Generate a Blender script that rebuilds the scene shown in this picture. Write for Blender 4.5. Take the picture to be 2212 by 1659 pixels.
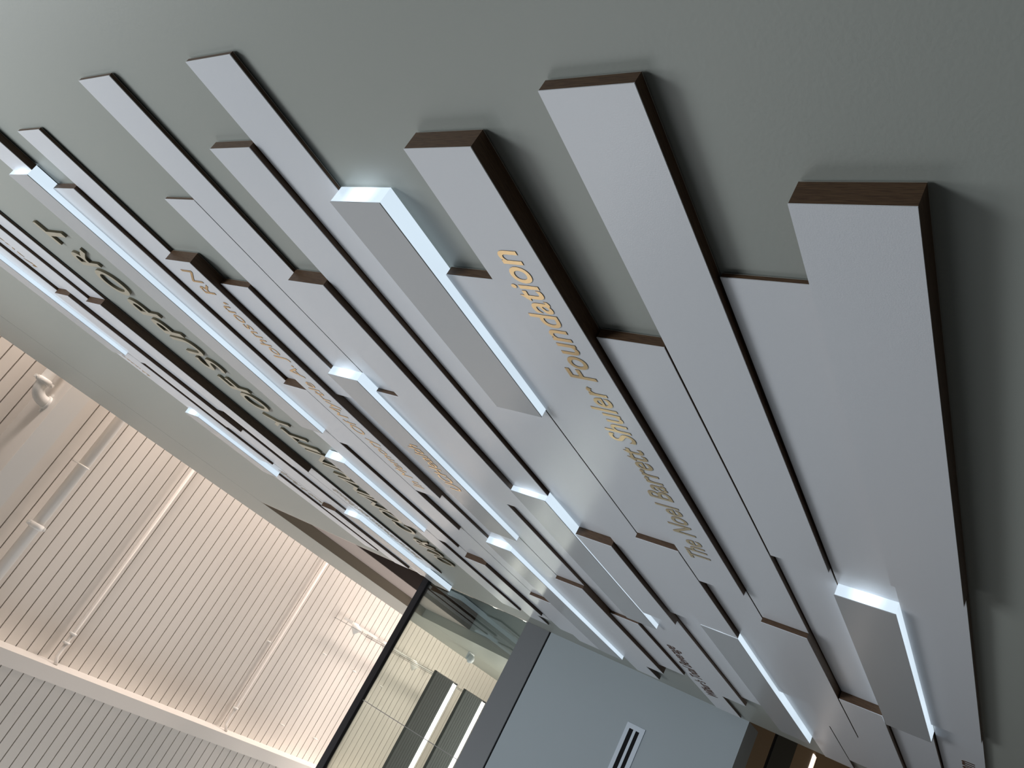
import bpy, bmesh, math, random
from mathutils import Matrix, Vector
random.seed(7)
for o in list(bpy.data.objects): bpy.data.objects.remove(o)
S = bpy.context.scene
COL = S.collection
EYE = 1.55                      # height of the lens above the floor; all heights below are measured from the lens

# ------------------------------------------------------------------ camera
cam_d = bpy.data.cameras.new('camera')
cam_d.sensor_width = 36.0
cam_d.lens = 1711.8143713394395 / 2212 * 36.0
cam_d.clip_start = 0.05; cam_d.clip_end = 200
cam = bpy.data.objects.new('camera', cam_d); COL.objects.link(cam)
R_, D_, F_ = (-0.43828784, 0.46935423, -0.76655749), (-0.57285598, -0.80304877, -0.16416059), (-0.69263251, 0.36717745, 0.62083889)
cam.matrix_world = Matrix(((R_[0], -D_[0], -F_[0], 0), (R_[1], -D_[1], -F_[1], 0), (R_[2], -D_[2], -F_[2], EYE), (0, 0, 0, 1)))
S.camera = cam

# ------------------------------------------------------------------ world, lights, exposure
S.view_settings.view_transform = 'Standard'
S.view_settings.look = 'None'
S.view_settings.exposure = 0.0
S.view_settings.gamma = 1.0
S.view_settings.use_curve_mapping = False
w = bpy.data.worlds.new('world'); S.world = w; w.use_nodes = True
bg = w.node_tree.nodes['Background']
bg.inputs[0].default_value = (0.80, 0.92, 1.0, 1); bg.inputs[1].default_value = 0.08

def area(name, loc, target, sx, sy, power, color):
    d = bpy.data.lights.new(name, 'AREA'); d.shape = 'RECTANGLE'; d.size = sx; d.size_y = sy
    d.energy = power; d.color = color
    o = bpy.data.objects.new(name, d); COL.objects.link(o)
    o.location = (loc[0], loc[1], loc[2] + EYE)
    v = Vector(target) - Vector(loc)
    o.rotation_euler = v.to_track_quat('-Z', 'Y').to_euler()
    return o
area('hall_window_light', (-9.5, -8.0, 7.0), (-9.5, 1, 7.0), 9.0, 7.0, 370, (0.96, 0.98, 1.0))
area('overhead_fill_light', (0.5, -3.0, 8.5), (-1.0, 1, 1.6), 3.0, 2.0, 155, (0.93, 0.97, 1.0))  # unseen fill added overhead to brighten the near end of the wall
area('side_fill_light', (2.4, -2.0, 5.6), (-1.0, 1, 1.3), 2.0, 1.6, 165, (0.90, 0.96, 1.0))  # added fill from the near side, no window known there
for i, x in enumerate((-3, -8, -13, -18)):
    area('deck_fill_light', (x, 6.4, 9.4), (x, 0.0, 11.0), 4.0, 0.8, 520, (1.0, 0.86, 0.78))  # lamps added out of sight behind the wall to brighten the deck

area('lower_bounce_fill', (-10.0, -1.0, -1.0), (-9.0, 0.4, 1.94), 1.5, 1.5, 14, (1.0, 0.86, 0.70))  # added fill standing in for floor bounce onto the lower ceiling
area('mezzanine_fill_light', (-15.0, -0.6, 6.0), (-8.0, -0.3, 11.4), 2.0, 2.0, 250, (1.0, 0.87, 0.79))  # added fill hidden by the fascia, lifts the undersides of deck and steel

# ------------------------------------------------------------------ materials
def mat(name, col, rough=0.6, metal=0.0, spec=0.5, bump=0.0, bscale=200, emit=None, estr=0):
    m = bpy.data.materials.new(name); m.use_nodes = True
    nt = m.node_tree; b = nt.nodes['Principled BSDF']
    b.inputs['Base Color'].default_value = (*col, 1)
    b.inputs['Roughness'].default_value = rough
    b.inputs['Metallic'].default_value = metal
    b.inputs['Specular IOR Level'].default_value = spec
    if emit:
        b.inputs['Emission Color'].default_value = (*emit, 1); b.inputs['Emission Strength'].default_value = estr
    if bump:
        tc = nt.nodes.new('ShaderNodeTexCoord'); n = nt.nodes.new('ShaderNodeTexNoise'); n.inputs['Scale'].default_value = bscale
        n.inputs['Detail'].default_value = 3
        bp = nt.nodes.new('ShaderNodeBump'); bp.inputs['Strength'].default_value = bump; bp.inputs['Distance'].default_value = 0.002
        nt.links.new(tc.outputs['Object'], n.inputs['Vector']); nt.links.new(n.outputs['Fac'], bp.inputs['Height'])
        nt.links.new(bp.outputs['Normal'], b.inputs['Normal'])
    return m

M = {}
M['wall'] = mat('painted_wall', (0.385, 0.405, 0.375), 0.42, bump=0.12, bscale=120)
M['face'] = mat('white_laminate', (0.81, 0.83, 0.875), 0.28, bump=0.12, bscale=320)
M['boxface'] = mat('grey_cover_panel', (0.56, 0.575, 0.595), 0.24)
M['back'] = mat('backing_edge', (0.34, 0.34, 0.31), 0.5)
M['cleat'] = mat('dark_cleat', (0.02, 0.018, 0.016), 0.8)
M['gold'] = mat('gold_leaf', (1.0, 0.74, 0.42), 0.28, metal=1.0)
M['goldside'] = mat('letter_cut_edge', (0.10, 0.045, 0.025), 0.6)
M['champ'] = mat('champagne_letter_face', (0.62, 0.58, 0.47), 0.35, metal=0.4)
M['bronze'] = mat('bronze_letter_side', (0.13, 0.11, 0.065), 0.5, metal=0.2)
M['deck'] = mat('painted_roof_deck', (0.72, 0.68, 0.63), 0.5, bump=0.1, bscale=60)
M['steel'] = mat('painted_steel', (0.72, 0.69, 0.65), 0.45)
M['pipe'] = mat('painted_pipe', (0.80, 0.79, 0.76), 0.4)
M['black'] = mat('black_metal', (0.012, 0.011, 0.016), 0.35)
M['slot'] = mat('black_void', (0.004, 0.004, 0.006), 0.9)
M['fascia'] = mat('blue_grey_fascia', (0.44, 0.50, 0.54), 0.7, bump=0.1, bscale=120)
M['band'] = mat('dark_grey_cladding', (0.21, 0.22, 0.235), 0.4)
M['vent'] = mat('vent_frame_paint', (0.72, 0.80, 0.90), 0.45)
M['soffit'] = mat('olive_soffit', (0.20, 0.175, 0.13), 0.8)
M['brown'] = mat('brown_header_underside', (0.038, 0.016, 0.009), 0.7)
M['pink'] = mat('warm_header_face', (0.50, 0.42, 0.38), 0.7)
M['teal'] = mat('teal_grey_jamb', (0.30, 0.35, 0.35), 0.7)
M['lowceil'] = mat('under_mezzanine_ceiling', (0.46, 0.34, 0.22), 0.7)
M['lowpanel'] = mat('dark_grey_ceiling_panel', (0.09, 0.095, 0.085), 0.6)
M['floor'] = mat('dark_stone_floor', (0.07, 0.065, 0.06), 0.5, bump=0.1, bscale=20)
M['trim'] = mat('brushed_metal_trim', (0.75, 0.68, 0.62), 0.25, metal=0.9)
M['lamp'] = mat('warm_lamp', (1, 1, 1), emit=(1, 0.88, 0.80), estr=1.6)
M['led'] = mat('led_strip', (1, 1, 1), emit=(1.0, 0.97, 0.93), estr=6.0)
M['felt'] = mat('charcoal_felt', (0.06, 0.072, 0.078), 0.9)
M['plastic'] = mat('pale_plastic', (0.75, 0.80, 0.85), 0.35)

def wood():
    m = mat('walnut_stained_wood', (0.10, 0.05, 0.03), 0.55)
    nt = m.node_tree; b = nt.nodes['Principled BSDF']
    tc = nt.nodes.new('ShaderNodeTexCoord'); mp = nt.nodes.new('ShaderNodeMapping'); mp.inputs['Scale'].default_value = (3, 60, 3)
    n = nt.nodes.new('ShaderNodeTexNoise'); n.inputs['Scale'].default_value = 9; n.inputs['Detail'].default_value = 8; n.inputs['Distortion'].default_value = 0.8
    cr = nt.nodes.new('ShaderNodeValToRGB')
    cr.color_ramp.elements[0].position = 0.3; cr.color_ramp.elements[0].color = (0.052, 0.024, 0.011, 1)
    cr.color_ramp.elements[1].position = 0.72; cr.color_ramp.elements[1].color = (0.14, 0.078, 0.038, 1)
    nt.links.new(tc.outputs['Object'], mp.inputs[0]); nt.links.new(mp.outputs[0], n.inputs['Vector'])
    nt.links.new(n.outputs['Fac'], cr.inputs[0]); nt.links.new(cr.outputs[0], b.inputs['Base Color'])
    return m
M['wood'] = wood()

def diffuser():
    # acrylic lit from inside: brighter round the LED board behind the near end
    m = mat('lit_acrylic', (0.22, 0.24, 0.26), 0.3)
    nt = m.node_tree; b = nt.nodes['Principled BSDF']
    tc = nt.nodes.new('ShaderNodeTexCoord'); ln = nt.nodes.new('ShaderNodeVectorMath'); ln.operation = 'LENGTH'
    cr = nt.nodes.new('ShaderNodeMapRange'); cr.interpolation_type = 'SMOOTHSTEP'
    cr.inputs['From Min'].default_value = 0.01; cr.inputs['From Max'].default_value = 0.075
    cr.inputs['To Min'].default_value = 1.9; cr.inputs['To Max'].default_value = 1.0
    n = nt.nodes.new('ShaderNodeTexNoise'); n.inputs['Scale'].default_value = 2.2; n.inputs['Detail'].default_value = 1
    r2 = nt.nodes.new('ShaderNodeMapRange'); r2.inputs['To Min'].default_value = 0.80; r2.inputs['To Max'].default_value = 1.12
    mu = nt.nodes.new('ShaderNodeMath'); mu.operation = 'MULTIPLY'
    nt.links.new(tc.outputs['Object'], ln.inputs[0]); nt.links.new(ln.outputs['Value'], cr.inputs['Value'])
    nt.links.new(tc.outputs['Object'], n.inputs['Vector']); nt.links.new(n.outputs['Fac'], r2.inputs['Value'])
    nt.links.new(cr.outputs[0], mu.inputs[0]); nt.links.new(r2.outputs[0], mu.inputs[1])
    b.inputs['Emission Color'].default_value = (0.66, 0.79, 0.90, 1)
    nt.links.new(mu.outputs[0], b.inputs['Emission Strength'])
    return m
M['acrylic'] = diffuser()

def glass():
    m = bpy.data.materials.new('guard_glass'); m.use_nodes = True; nt = m.node_tree
    nt.nodes.clear(); out = nt.nodes.new('ShaderNodeOutputMaterial')
    tr = nt.nodes.new('ShaderNodeBsdfTransparent'); tr.inputs[0].default_value = (0.90, 0.94, 0.90, 1)
    gl = nt.nodes.new('ShaderNodeBsdfGlossy'); gl.inputs['Roughness'].default_value = 0.0
    fr = nt.nodes.new('ShaderNodeFresnel'); fr.inputs[0].default_value = 1.55
    mx = nt.nodes.new('ShaderNodeMixShader')
    nt.links.new(fr.outputs[0], mx.inputs[0]); nt.links.new(tr.outputs[0], mx.inputs[1]); nt.links.new(gl.outputs[0], mx.inputs[2])
    nt.links.new(mx.outputs[0], out.inputs[0])
    return m
M['glass'] = glass()

# ------------------------------------------------------------------ helpers
def link(name, me, parent=None, loc=None):
    o = bpy.data.objects.new(name, me); COL.objects.link(o)
    if loc is not None: o.location = loc
    if parent: o.parent = parent
    return o

def box_bm(bm, x0, x1, y0, y1, z0, z1, bev=0.0):
    r = bmesh.ops.create_cube(bm, size=1.0)
    vs = r['verts']
    for v in vs:
        v.co = Vector(((x0 + x1) / 2 + v.co.x * (x1 - x0), (y0 + y1) / 2 + v.co.y * (y1 - y0), (z0 + z1) / 2 + v.co.z * (z1 - z0)))
    if bev:
        es = {e for v in vs for e in v.link_edges}
        bmesh.ops.bevel(bm, geom=list(es), offset=bev, segments=2, affect='EDGES')

def boxes(name, m, lst, parent=None, bev=0.0, origin=(0, 0, 0)):
    """boxes given in lens-relative room coordinates, one mesh"""
    bm = bmesh.new(); ox, oy, oz = origin
    for (x0, x1, y0, y1, z0, z1) in lst:
        box_bm(bm, min(x0, x1) - ox, max(x0, x1) - ox, min(y0, y1) - oy, max(y0, y1) - oy, min(z0, z1) - oz, max(z0, z1) - oz, bev)
    me = bpy.data.meshes.new(name); bm.to_mesh(me); bm.free(); me.materials.append(m)
    o = link(name, me)
    if parent:
        o.parent = parent
        o.location = (ox - parent['_o'][0], oy - parent['_o'][1], oz - parent['_o'][2])
    else:
        o.location = (ox, oy, oz + EYE)
    o['_o'] = (ox, oy, oz)
    return o

def tube_bm(bm, pts, r, seg=20):
    rings = []
    pts = [Vector(p) for p in pts]
    up = Vector((0.13, 0.17, 1)).normalized()
    for i, p in enumerate(pts):
        d = (pts[min(i + 1, len(pts) - 1)] - pts[max(i - 1, 0)]).normalized()
        a = d.cross(up)
        if a.length < 1e-3: a = d.cross(Vector((1, 0, 0)))
        a.normalize(); b_ = d.cross(a)
        rr = r[i] if isinstance(r, (list, tuple)) else r
        rings.append([bm.verts.new(p + a * math.cos(2 * math.pi * k / seg) * rr + b_ * math.sin(2 * math.pi * k / seg) * rr) for k in range(seg)])
    for i in range(len(rings) - 1):
        for k in range(seg):
            f = bm.faces.new((rings[i][k], rings[i][(k + 1) % seg], rings[i + 1][(k + 1) % seg], rings[i + 1][k])); f.smooth = True
    bm.faces.new(rings[0][::-1]); bm.faces.new(rings[-1])

def tubes(name, m, lst, parent=None, seg=20):
    bm = bmesh.new()
    for pts, r in lst: tube_bm(bm, pts, r, seg)
    bmesh.ops.recalc_face_normals(bm, faces=bm.faces)
    me = bpy.data.meshes.new(name); bm.to_mesh(me); bm.free(); me.materials.append(m)
    o = link(name, me)
    if parent:
        o.parent = parent; o.location = (-parent['_o'][0], -parent['_o'][1], -parent['_o'][2])
    else: o.location = (0, 0, EYE)
    o['_o'] = (0, 0, 0)
    return o

def empty(name, p):
    o = bpy.data.objects.new(name, None); COL.objects.link(o); o.empty_display_size = 0.05
    o.location = (p[0], p[1], p[2] + EYE); o['_o'] = p
    return o

def tag(o, label, cat, group=None):
    o['label'] = label; o['category'] = cat
    if group: o['group'] = group
    return o

def struct(o):
    o['kind'] = 'structure'; return o

# ------------------------------------------------------------------ lettering
def text_mesh(txt, depth, offset=0.0, bev=0.0, res=6):
    c = bpy.data.curves.new('tmp', 'FONT'); c.body = txt; c.size = 1.0; c.extrude = depth / 2; c.offset = offset
    c.resolution_u = res; c.bevel_depth = bev; c.bevel_resolution = 1
    o = bpy.data.objects.new('tmp', c); COL.objects.link(o)
    bpy.context.view_layer.update()
    me = bpy.data.meshes.new_from_object(o.evaluated_get(bpy.context.evaluated_depsgraph_get()))
    bpy.data.objects.remove(o); bpy.data.curves.remove(c)
    return me

def fit_text(name, txt, x0, x1, zb, zt, yface, depth, mf, ms, parent=None, offset=0.0, ref='cap', shear=0.0):
    """x0 (far, left) to x1 (near, right); zb baseline, zt cap height; front face at yface"""
    me = text_mesh(txt, 0.1, offset)
    me.materials.clear(); me.materials.append(mf); me.materials.append(ms)
    xs = [v.co.x for v in me.vertices]; ys = [v.co.y for v in me.vertices]
    mnx, mxx = min(xs), max(xs)
    if ref == 'cap': y0, y1 = 0.0, 0.73
    else: y0, y1 = min(ys), max(ys)
    cx, cz = (x0 + x1) / 2, (zb + zt) / 2
    for v in me.vertices:
        x = x0 + (v.co.x - mnx) / (mxx - mnx) * (x1 - x0)
        z = zb + (v.co.y - y0) / (y1 - y0) * (zt - zb)
        y = yface + (0 if v.co.z > 0 else depth)
        v.co = Vector((x - cx + shear * (z - zb), y - (yface + depth), z - cz))
    me.update()
    for p in me.polygons: p.material_index = 0 if p.normal.y < -0.6 else 1
    o = link(name, me); o['_o'] = (cx, yface + depth, cz)
    if parent:
        o.parent = parent; o.location = tuple(o['_o'][i] - parent['_o'][i] for i in range(3))
    else: o.location = (cx, yface + depth, cz + EYE)
    return o

# ------------------------------------------------------------------ room shell
XL = -6.45                                   # left end of the donor wall, face of the mezzanine edge
struct(boxes('floor', M['floor'], [(-26, 9, -14, 9, -EYE - 0.1, -EYE)]))
struct(boxes('wall_back', M['wall'], [(XL, 6.0, 1.0, 1.14, -EYE, 8.466)]))
struct(boxes('trim_1', M['slot'], [(XL, 6.0, 1.004, 1.13, 8.466, 8.474)]))
struct(boxes('wall_bulkhead', M['wall'], [(-24, 6.0, 1.0, 1.14, 8.474, 9.95)]))
struct(boxes('wall_far', M['wall'], [(-24, -10.4, 1.0, 1.14, 4.11, 8.466)]))
struct(boxes('wall_jamb', M['teal'], [(-10.5, -10.4, 1.141, 6.0, 4.11, 9.9)]))
struct(boxes('wall_landing', M['teal'], [(-10.4, XL, 5.0, 5.1, 4.11, 9.9)]))
struct(boxes('ceiling_light_block', M['soffit'], [(-10.6, 5.0, 1.41, 5.0, 8.5, 8.53), (-10.6, 5.0, 1.141, 1.41, 8.47, 8.53)]))  # unseen slab added to keep the deck fill lamps off the jamb
struct(boxes('wall_left', M['wall'], [(-24.2, -24, -14, 9, -EYE, 11.4)]))
# deck under the roof: flat pans parted by narrow deep slots that run away from the donor wall
K = 11.4 / 9.95
def deck():
    bm = bmesh.new(); z = 11.4; p = 0.1535 * K; g = 0.0085; d = 0.05
    x = -4.703 * K + p * 60
    ya, yb = -12.0, 7.0
    def q(a, b):
        f = bm.faces.new([bm.verts.new(c) for c in ((a[0], ya, a[1]), (b[0], ya, b[1]), (b[0], yb, b[1]), (a[0], yb, a[1]))])
    while x > -26:
        l = x - p
        q((x - g, z), (l + g, z)); 
        q((x + g, z), (x + g * 1.6, z + d)) if False else None
        q((l + g, z), (l + g * 1.4, z + d)); q((l + g * 1.4, z + d), (l - g * 1.4, z + d)); q((l - g * 1.4, z + d), (l - g, z))
        x = l
    bmesh.ops.recalc_face_normals(bm, faces=bm.faces)
    me = bpy.data.meshes.new('ceiling'); bm.to_mesh(me); bm.free(); me.materials.append(M['deck'])
    o = link('ceiling', me); o.location = (0, 0, EYE); return struct(o)
deck()
# header box that hangs behind the bulkhead over the landing opening
hd = empty('door_header', (-8.4, 1.28, 7.54)); tag(hd, 'boxed header hanging behind the bulkhead over the upper landing opening', 'header')
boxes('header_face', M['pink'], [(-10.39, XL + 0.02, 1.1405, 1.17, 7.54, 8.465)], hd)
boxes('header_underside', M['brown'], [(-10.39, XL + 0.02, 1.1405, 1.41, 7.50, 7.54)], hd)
boxes('soffit_board', M['soffit'], [(-10.39, XL - 0.01, 1.002, 1.14, 8.462, 8.466)], hd)

# steel over the hall
gd = empty('steel_girder', (-4.62, -3, 10.4)); tag(gd, 'wide pale steel girder crossing the roof deck away from the donor wall', 'beam')
boxes('bottom_flange', M['steel'], [(-4.766, -4.484, -12, 5, 10.40, 10.425)], gd)
boxes('web', M['steel'], [(-4.632, -4.612, -12, 5, 10.425, 11.4)], gd)
bw = empty('edge_beam', (-8, -2.19, 10.98)); tag(bw, 'long pale beam running parallel to the donor wall under the roof deck', 'beam')
boxes('beam_body', M['steel'], [(-26, 6, -2.281, -2.097, 11.0, 11.4)], bw)
boxes('bottom_plate', M['steel'], [(-26, 6, -2.286, -2.092, 10.98, 11.0)], bw)

def clamp(name, x, y, z, r, parent, ax='y'):
    """grooved pipe coupling: split collar with two bolt ears"""
    bm = bmesh.new()
    a = Vector((0, 1, 0)) if ax == 'y' else Vector((1, 0, 0))
    c = Vector((x, y, z))
    tube_bm(bm, [c - a * r * 0.5, c - a * r * 0.42, c + a * r * 0.42, c + a * r * 0.5], [r * 1.05, r * 1.28, r * 1.28, r * 1.05], 24)
    s = Vector((1, 0, 0)) if ax == 'y' else Vector((0, 1, 0))
    for k in (-1, 1):
        e = c + s * k * r * 1.5
        box_bm(bm, e.x - r * 0.32, e.x + r * 0.32, e.y - r * 0.32, e.y + r * 0.32, e.z - r * 0.3, e.z + r * 0.3, r * 0.06)
        tube_bm(bm, [e - Vector((0, 0, r * 0.5)), e + Vector((0, 0, r * 0.5))], r * 0.16, 8)
    bmesh.ops.recalc_face_normals(bm, faces=bm.faces)
    me = bpy.data.meshes.new(name); bm.to_mesh(me); bm.free(); me.materials.append(M['pipe'])
    o = link(name, me); o.parent = parent; o.location = tuple(-parent['_o'][i] for i in range(3)); o['_o'] = (0, 0, 0)
    return o
def arc(c, r, a0, a1, n=8):
    return [(c[0] + r * math.cos(a0 + (a1 - a0) * i / n), c[1] + r * math.sin(a0 + (a1 - a0) * i / n), c[2]) for i in range(n + 1)]

zp = 10.95; fp = zp / 9.95
pp = empty('sprinkler_main', (-4.4, 0.75, zp)); tag(pp, 'thick white pipe with a clamped elbow turning over the girder', 'pipe')
ex, ey, er = -4.40, 0.74, 0.16
tubes('pipe_run', M['pipe'], [([(ex, 6, zp)] + [(ex, ey + er, zp)] + arc((ex - er, ey + er, zp), er, 0, -math.pi / 2, 8)[1:] + [(-4.60, ey, zp)], 0.075)], pp)
clamp('coupling', ex, ey + er + 0.05, zp, 0.075, pp); clamp('coupling', ex - er - 0.06, ey, zp, 0.075, pp, 'x')
def hang(par, x, y, z, r):
    tubes('hanger', M['pipe'], [([(x - r * 1.05, y, z - r * 0.1), (x - r * 1.05, y, 11.38)], 0.008), ([(x + r * 1.05, y, z - r * 0.1), (x + r * 1.05, y, 11.38)], 0.008),
        ([(x + math.cos(t) * r * 1.06, y, z + math.sin(t) * r * 1.06) for t in [math.pi * (1 + i / 8) for i in range(9)]], 0.010)], par, 8)
x1 = -5.03 * 11.2 / 9.95; x2 = -6.315 * 11.3 / 9.95; x3 = -9.38 * 11.3 / 9.95
p1 = empty('sprinkler_branch', (x1, 0, 11.2)); tag(p1, 'thickest straight pipe under the deck, just beyond the girder', 'pipe')
tubes('pipe_run', M['steel'], [([(x1, 6, 11.2), (x1, -2.05, 11.2)], 0.078)], p1); clamp('coupling', x1 + 0.0, -0.62, 11.2, 0.078, p1); hang(p1, x1, 0.33, 11.2, 0.078)
for (xx, lab, cs) in ((x2, 'slim pipe under the deck ending in paired couplings at the beam', (-1.66, -1.80)), (x3, 'slim pipe under the deck nearest the black guard rail', (-1.72,))):
    p = empty('sprinkler_branch', (xx, 0, 11.3)); tag(p, lab, 'pipe')
    tubes('pipe_run', M['steel'], [([(xx, 6, 11.3), (xx, -2.0, 11.3), (xx, -2.09, 11.2)], 0.028)], p)
    for c_ in cs: clamp('coupling', xx, c_, 11.3, 0.036, p)
# little sprinkler heads / anchors on the deck (projected spots measured at 9.95)
heads = [(-10.46, -0.236, 'beside the second slot row near the rail'), (-11.341, -0.245, ''), (-10.465, -1.473, ''), (-11.338, -1.468, ''), (-12.195, -0.243, ''), (-9.25, -0.469, '')]
hl = ['small deck anchor left of the black rail, nearer the track light', 'small deck anchor just left of the black rail, nearer the track light',
      'small deck anchor near the pale beam, farther from the rail', 'small deck anchor near the pale beam, closer to the rail',
      'small deck anchor seen through the guard glass', 'small deck anchor beside the slim pipe']
base = None
for i, (hx, hy, _) in enumerate(heads):
    z = 11.35; k = z / 9.95
    if base is None:
        bm = bmesh.new()
        tube_bm(bm, [(0, 0, 0.05), (0, 0, 0.02), (0, 0, 0.0), (0, 0, -0.02)], [0.012, 0.012, 0.02, 0.008], 12)
        tube_bm(bm, [(-0.07, 0, 0.0), (0.07, 0, 0.0)], 0.008, 6)
        bmesh.ops.recalc_face_normals(bm, faces=bm.faces)
        me = bpy.data.meshes.new('deck_anchor'); bm.to_mesh(me); bm.free(); me.materials.append(M['pipe']); base = me
    o = link('deck_anchor', base, None, (hx * k, hy * k, z + EYE)); tag(o, hl[i], 'anchor', 'anchors on the roof deck')

# track light with four heads
zt = 11.2; kt = zt / 9.95
tr = empty('track_light', (-12.5, 0.425 * kt, zt)); tag(tr, 'pale track light hung under the deck across the black rail', 'light')
boxes('track', M['pipe'], [(-14.4 * kt, -10.45 * kt, 0.40 * kt, 0.44 * kt, zt, zt + 0.04)], tr)
for hx in (-10.58, -11.52, -12.48, -13.32):
    X = hx * kt; Y = 0.42 * kt
    h = boxes('track_head', M['pipe'], [(X - 0.03, X + 0.03, Y - 0.03, Y + 0.03, zt - 0.10, zt)], tr, 0.004, (X, Y, zt - 0.1))
    tubes('lamp_shade', M['pipe'], [([(X, Y, zt - 0.12), (X - 0.02, Y - 0.03, zt - 0.16), (X - 0.09, Y - 0.12, zt - 0.24)], [0.03, 0.075, 0.085])], h)
for X in (-10.6 * kt, -12.4 * kt, -14.2 * kt):
    tubes('hanger', M['pipe'], [([(X, 0.42 * kt, zt + 0.03), (X, 0.42 * kt, 11.4)], 0.006)], tr, 8)

# felt baffles with a lit edge, beyond the guard glass
kb = 8.6 / 9.95
for n, (xa, xb, lab) in enumerate(((-13.484, -14.32, 'dark felt ceiling baffle with lit edge, nearer the black guard rail'), (-14.69, -15.58, 'dark felt ceiling baffle with lit edge, beside the grey mezzanine edge'))):
    a, b_ = xa * kb, xb * kb; yn = 0.49 * kb
    e = empty('linear_baffle_light', ((a + b_) / 2, yn, 8.6)); tag(e, lab, 'ceiling light', 'felt baffles with lit edges')
    wv = abs(b_ - a)
    bm_l = [(b_ + 0.135, a, -7, yn, 8.6, 8.66)]
    boxes('felt_panel', M['felt'], bm_l, e, 0.004)
    boxes('felt_groove', M['slot'], [(b_ + 0.135 + wv * f_, b_ + 0.135 + wv * f_ + 0.004, -7, yn - 0.01, 8.598, 8.6) for f_ in (0.1, 0.2, 0.3, 0.4, 0.5, 0.6, 0.7)], e)
    boxes('light_strip', M['led'], [(b_ + 0.02, b_ + 0.13, -7, yn - 0.02, 8.595, 8.62)], e)
    boxes('edge_frame', M['black'], [(b_, b_ + 0.02, -7, yn, 8.59, 8.66), (b_, a, yn, yn + 0.012, 8.59, 8.66)], e)
    for (cx, cy) in ((a - 0.03, yn - 0.03), (b_ + 0.05, yn - 0.03)):
        tubes('hanging_cable', M['black'], [([(cx, cy, 8.65), (cx, cy, 11.4)], 0.003)], e, 6)

# ------------------------------------------------------------------ mezzanine edge, guard glass, vent
struct(boxes('wall_mezzanine', M['fascia'], [(-6.75, XL, -9, 1.0, 1.94, 3.835)]))
mz = tag(boxes('edge_cladding', M['band'], [(-6.75, XL + 0.004, -9, 1.0, 3.85, 4.112)], None, 0.002), 'dark grey metal cladding along the mezzanine floor edge', 'cladding')
struct(boxes('trim_2', M['slot'], [(-6.75, XL - 0.01, -9, 1.0, 3.835, 3.85)]))
struct(boxes('floor_mezzanine', M['floor'], [(-24, -6.75, -12, 5.0, 3.6, 4.10), (-10.4, -6.45, 1.14, 5.0, 3.6, 4.10)]))
gg = empty('glass_guard', (XL, 0, 4.112)); tag(gg, 'frameless glass guard with black top rail on the mezzanine edge', 'railing')
boxes('glass_pane', M['glass'], [(XL - 0.012, XL - 0.0, -0.312, 0.995, 4.112, 5.40)], gg)
boxes('glass_pane', M['glass'], [(XL - 0.012, XL - 0.0, -3.2, -0.322, 4.112, 5.40)], gg)
boxes('glass_pane', M['glass'], [(XL - 0.012, XL - 0.0, -6.0, -3.21, 4.112, 5.40)], gg)
boxes('joint_seal', M['back'], [(XL - 0.010, XL - 0.002, -0.3205, -0.3135, 4.112, 5.39)], gg)
boxes('top_rail', M['black'], [(XL - 0.03, XL + 0.018, -6.0, 0.995, 5.385, 5.465)], gg, 0.003)
# linear vent in the fascia
vt = empty('linear_vent', (XL, 0.0, 2.74)); tag(vt, 'white framed linear air vent with two black slots in the fascia', 'vent')
ye, yf = 0.605, -2.2
boxes('vent_frame', M['vent'], [(XL, XL + 0.006, yf, ye, 2.792, 2.826), (XL, XL + 0.006, yf, ye, 2.662, 2.700), (XL, XL + 0.006, yf, 0.566, 2.732, 2.755), (XL, XL + 0.006, 0.566, ye, 2.700, 2.792)], vt)
boxes('slot', M['slot'], [(XL, XL + 0.002, yf, 0.566, 2.755, 2.792)], vt)
boxes('slot', M['slot'], [(XL, XL + 0.002, yf, 0.566, 2.700, 2.732)], vt)
# ceiling below the mezzanine with a slot and a warm lamp
struct(boxes('ceiling_lower', M['lowceil'], [(-7.23, -6.452, -12, 4.0, 1.945, 1.96), (-16, -8.0, -12, 4.0, 1.945, 1.96)]))
struct(boxes('trim_3', M['slot'], [(-7.31, -7.23, -12, 4.0, 1.95, 1.96)]))
struct(boxes('trim_4', M['lowpanel'], [(-8.0, -7.31, -12, 4.0, 1.943, 1.96)]))
struct(boxes('wall_lower', M['lowceil'], [(-16, -6.5, 3.9, 4.0, -EYE, 1.94)]))
ll = empty('recessed_lamp', (-8.7, 0, 1.94)); tag(ll, 'warm linear lamp recessed in the ceiling below the mezzanine', 'light')
boxes('lamp_lens', M['lamp'], [(-8.76, -8.66, -3, 1.315, 1.935, 1.945)], ll)
boxes('lamp_frame', M['trim'], [(-8.80, -8.775, -3, 1.315, 1.93, 1.945)], ll)
# corner trim on the free end of the donor wall
struct(boxes('trim_5', M['trim'], [(XL - 0.012, XL, 1.0, 1.14, 4.112, 8.466)]))
# dome device on the far bulkhead
dv = empty('security_camera', (-12.236, 1.0, 8.515)); tag(dv, 'small pale domed security camera on the far bulkhead', 'camera')
bm = bmesh.new(); bmesh.ops.create_uvsphere(bm, u_segments=20, v_segments=12, radius=0.075)
for v in bm.verts:
    if v.co.z > 0.02: v.co.z = 0.02
me = bpy.data.meshes.new('dome'); bm.to_mesh(me); bm.free(); me.materials.append(M['plastic'])
for p in me.polygons: p.use_smooth = True
o = link('dome', me, dv, (0, -0.10, 0)); o['_o'] = (-12.236, 0.90, 8.515)
boxes('bracket', M['plastic'], [(-12.33, -12.14, 0.87, 0.998, 8.53, 8.56)], dv, 0.004)

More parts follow.
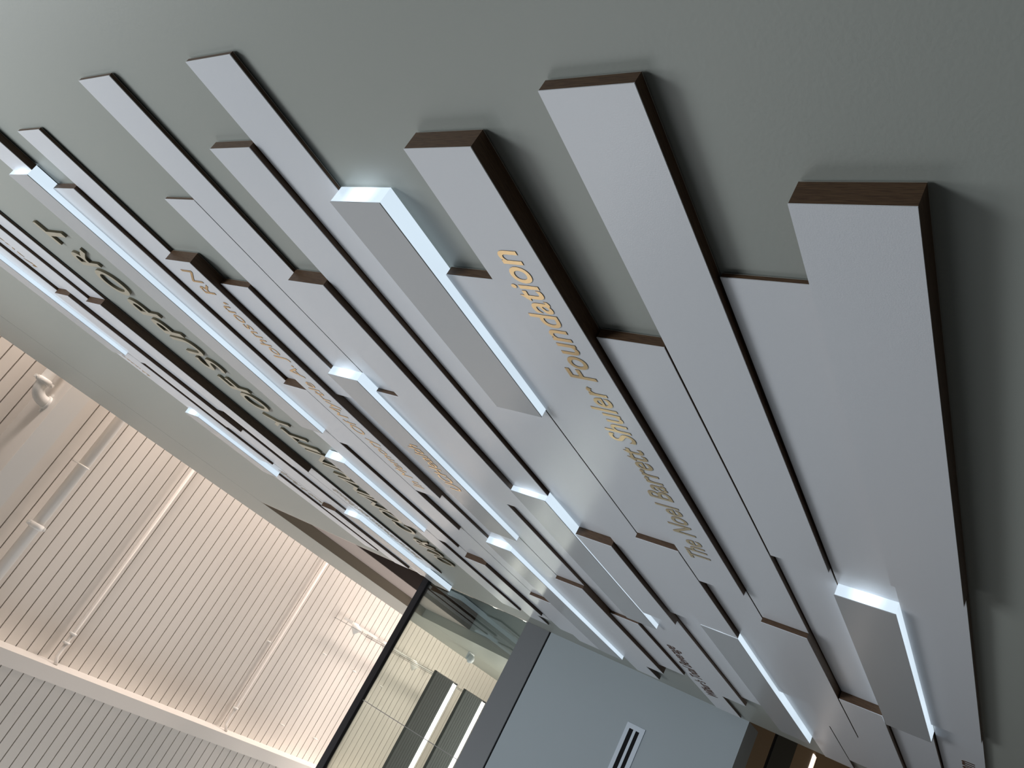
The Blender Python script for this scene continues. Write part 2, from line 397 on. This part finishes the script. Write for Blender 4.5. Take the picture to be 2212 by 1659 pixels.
# ------------------------------------------------------------------ donor wall planks
Z0, PT, H = 0.3173, 0.2078, 0.200
UZ = 4.80
LV = {1: 0.0174, 2: 0.0346, 3: 0.058}
TL = 0.062
ordn = ['lowest', 'second', 'third', 'fourth', 'fifth', 'sixth', 'seventh', 'eighth', 'ninth', 'tenth', 'eleventh', 'twelfth', 'thirteenth', 'fourteenth', 'fifteenth', 'sixteenth', 'seventeenth', 'eighteenth']
pos = ['nearest', 'second nearest', 'third nearest', 'fourth nearest', 'fifth nearest']
thick = {1: 'thin', 2: 'medium', 3: 'thick'}
rows = {
 0: [(-0.945, -2.55, 3), (-2.553, -4.18, 2), (-4.183, -6.36, 1)],
 1: [(-1.20, -2.79, 1), (-2.79, -4.41, 'L'), (-4.412, -6.36, 2)],
 2: [(-0.704, -2.672, 2), (-2.675, -4.287, 1), (-4.29, -6.36, 3)],
 3: [(-1.467, -3.452, 2), (-3.455, -5.04, 3), (-5.043, -6.08, 1)],
 4: [(-0.806, -3.172, 3), (-3.175, -4.79, 2), (-4.793, -6.36, 1)],
 5: [(-1.270, -2.884, 2), (-2.887, -3.885, 3), (-3.885, -5.872, 'L')],
 6: [(-0.972, -1.960, 'L'), (-1.962, -3.968, 2), (-3.971, -5.53, 1)],
 7: [(-0.549, -3.118, 1), (-3.121, -4.108, 3), (-4.111, -5.70, 2)],
 8: [(-0.806, -2.79, 2), (-2.79, -4.372, 'L'), (-4.374, -6.36, 1)],
 9: [(-1.372, -3.017, 3), (-3.020, -4.555, 1), (-4.558, -5.545, 2)],
 10: [(-0.550, -2.150, 1), (-2.153, -4.127, 2), (-4.130, -5.70, 3)],
 11: [(-1.034, -2.040, 1), (-2.040, -3.606, 'L'), (-3.608, -6.17, 2)],
 12: [(-1.496, -2.300, 2), (-2.303, -3.888, 1), (-3.888, -5.862, 'L')],
 13: [(-1.345, -3.330, 3), (-3.333, -4.905, 2), (-4.908, -5.87, 3)],
 14: [(-0.704, -2.300, 1), (-2.303, -3.867, 3), (-3.870, -5.872, 2)],
 15: [(-0.978, -2.995, 2), (-2.998, -4.558, 1), (-4.561, -5.532, 3), (-5.535, -5.70, 2)],
 16: [(-0.60, -0.878, 2), (-0.878, -2.862, 'L'), (-2.864, -4.452, 2), (-4.455, -6.035, 1)],
 17: [(-3.300, -4.285, 'L'), (-4.287, -5.86, 2)],
}
urows = {
 0: [(-0.55, -1.888, 1), (-1.891, -3.866, 3), (-3.869, -5.84, 1)],
 1: [(-0.50, -3.170, 2), (-3.173, -4.768, 1), (-4.768, -6.34, 'L')],
 2: [(-0.60, -1.868, 1), (-1.871, -3.450, 3), (-3.453, -6.30, 2)],
 3: [(-0.80, -2.690, 2), (-2.693, -4.862, 1), (-4.865, -6.11, 3)],
 4: [(-0.70, -2.578, 'L'), (-2.580, -4.168, 2), (-4.171, -6.20, 1)],
 5: [(-1.50, -3.450, 1), (-3.450, -4.436, 'L'), (-4.438, -6.03, 2)],
}
things = {}
def plank(xn, xf, z, lv, label):
    t = LV[lv]; zc = z + H / 2; xc = (xn + xf) / 2
    e = empty('display_plank', (xc, 1.0, zc)); tag(e, label, 'plank')
    g = 0.004
    core = boxes('wooden_core', M['wood'], [(xf, xn, 1 - t + 0.0022, 1 - g - 0.0015, z, z + H)], e, 0.0, (xn, 1 - t, zc))
    boxes('white_face', M['face'], [(xf, xn, 1 - t, 1 - t + 0.0022, z - 0.0003, z + H + 0.0003)], e, 0.0, (xn, 1 - t, zc))
    boxes('backing', M['back'], [(xf, xn, 1 - g - 0.0015, 1 - g, z - 0.0003, z + H + 0.0003)], e)
    boxes('cleat', M['cleat'], [(xf + 0.008, xn - 0.008, 1 - g, 0.9995, z + 0.012, z + H - 0.012)], e)
    return e
def lightbox(xn, xf, z, label):
    zc = z + H / 2; xc = (xn + xf) / 2
    e = empty('light_box', (xc, 1.0, zc)); tag(e, label, 'light')
    boxes('lit_diffuser', M['acrylic'], [(xf, xn, 1 - TL + 0.003, 0.994, z + 0.001, z + H - 0.001)], e, 0.0, (xn, 1 - TL / 2, zc))
    boxes('front_panel', M['boxface'], [(xf, xn, 1 - TL, 1 - TL + 0.003, z, z + H)], e)
    boxes('cleat', M['cleat'], [(xf + 0.008, xn - 0.008, 0.994, 0.9995, z + 0.01, z + H - 0.01)], e)
    return e
inscr = {(4, 0): ' with large gold donor name', (13, 0): ' bearing a gold memorial inscription', (8, 2): ' bearing small brown lettering',
         (0, 2): ' bearing brown lettering'}
uin = {(2, 0): ' bearing small gold lettering', (5, 0): ' bearing short gold lettering', (4, 2): ' bearing pale lettering', (0, 2): ' bearing long pale lettering'}
for r, segs in rows.items():
    for i, (a, b_, lv) in enumerate(segs):
        rn = '%s row of the lower group' % ordn[r]
        if r == 17: rn = 'topmost row of the lower group'
        if lv == 'L':
            things[('d', r, i)] = lightbox(a, b_, Z0 + PT * r, 'glowing white light box in the %s' % rn)
        else:
            things[('d', r, i)] = plank(a, b_, Z0 + PT * r, lv, '%s white plank%s, %s in %s' % (thick[lv], inscr.get((r, i), ''), pos[i], rn))
for r, segs in urows.items():
    for i, (a, b_, lv) in enumerate(segs):
        rn = ('%s row of the upper group' % ordn[r]) if r < 5 else 'topmost row of the upper group'
        if lv == 'L':
            things[('u', r, i)] = lightbox(a, b_, UZ + PT * r, 'glowing white light box in the %s' % rn)
        else:
            things[('u', r, i)] = plank(a, b_, UZ + PT * r, lv, '%s white plank%s, %s in %s' % (thick[lv], uin.get((r, i), ''), pos[i], rn))

# inscriptions cut in gold on the plank faces
def inscription(key, txt, x0, x1, zb, zt, t, offset=0.0, mf='gold'):
    """one child mesh per word, all words set out as one line"""
    ws = txt.split(' ')
    def w_(q):
        me = text_mesh(q, 0.01, offset); xs = [v.co.x for v in me.vertices]; r = (min(xs), max(xs)); bpy.data.meshes.remove(me); return r
    full = w_(txt); k = (x1 - x0) / (full[1] - full[0]); pre = ''
    for q in ws:
        a, b_ = w_(q)
        end = w_(pre + q)[1]
        xb = x0 + (end - full[0]) * k; xa = xb - (b_ - a) * k
        fit_text('lettering', q, xa, xb, zb, zt, 1 - t - 0.0016, 0.0014, M[mf], M['goldside'], things[key], offset)
        pre += q + ' '
inscription(('d', 4, 0), 'The Noel Barrett Shuler Foundation', -2.892, -1.119, 1.208, 1.305, LV[3], 0.010)
inscription(('d', 13, 0), 'In Memory Of Myrtle A. Johnson, RN', -3.247, -1.398, 3.084, 3.172, LV[3], 0.0)
inscription(('d', 11, 1), 'UCHealth', -3.056, -2.590, 2.653, 2.742, TL, 0.004)
inscription(('d', 8, 2), "Wilbur's Total Beverage", -5.965, -4.862, 2.048, 2.140, LV[1], 0.004, 'goldside')
inscription(('d', 0, 2), 'Team', -5.03, -4.71, 0.364, 0.455, LV[1], 0.004, 'goldside')
inscription(('u', 2, 0), 'Kaye Family', -1.66, -0.95, 5.262, 5.352, LV[1], 0.004)
inscription(('u', 5, 0), 'Hunter', -2.975, -2.70, 5.900, 5.985, LV[1], 0.002)
inscription(('u', 4, 2), 'Friends & Family', -5.05, -4.33, 5.685, 5.775, LV[1], 0.002, 'champ')
inscription(('u', 0, 2), 'Board of Directors and Friends', -5.57, -4.24, 4.850, 4.940, LV[1], 0.002, 'champ')

# the big dimensional heading on the bare wall between the two groups
L = [('O', -5.2, -5.03, 'first letter O, at the far left end'), ('U', -5.005, -4.85, 'letter U beside the far left O'), ('R', -4.825, -4.69, 'letter R ending the first word'),
     ('C', -4.59, -4.425, 'letter C starting the longest word'), ('O', -4.40, -4.205, 'letter O after the C'), ('M', -4.185, -3.98, 'first of two letters M'), ('M', -3.955, -3.74, 'second of two letters M'),
     ('U', -3.71, -3.56, 'letter U after the second M'), ('N', -3.535, -3.36, 'letter N of the longest word'), ('I', -3.335, -3.285, 'slim letter I of the longest word'), ('T', -3.26, -3.10, 'letter T before the Y'),
     ('Y', -3.075, -2.92, 'letter Y ending the longest word'), ('O', -2.86, -2.66, 'letter O of the two-letter word'), ('F', -2.64, -2.505, 'letter F of the two-letter word'),
     ('S', -2.435, -2.30, 'letter S starting the last word'), ('U', -2.275, -2.115, 'letter U after the S'), ('P', -2.09, -1.95, 'first of two letters P'), ('P', -1.92, -1.78, 'second of two letters P'),
     ('O', -1.745, -1.545, 'letter O after the second P'), ('R', -1.515, -1.38, 'letter R before the last T'), ('T', -1.365, -1.205, 'last letter T, nearest of the heading')]
for ch, xa, xb, lab in L:
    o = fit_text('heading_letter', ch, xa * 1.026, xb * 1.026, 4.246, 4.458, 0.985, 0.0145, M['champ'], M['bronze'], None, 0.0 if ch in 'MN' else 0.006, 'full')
    tag(o, 'champagne %s, standing proud of the bare wall' % lab, 'letter', None)
for o in bpy.data.objects:
    if '_o' in o.keys(): del o['_o']
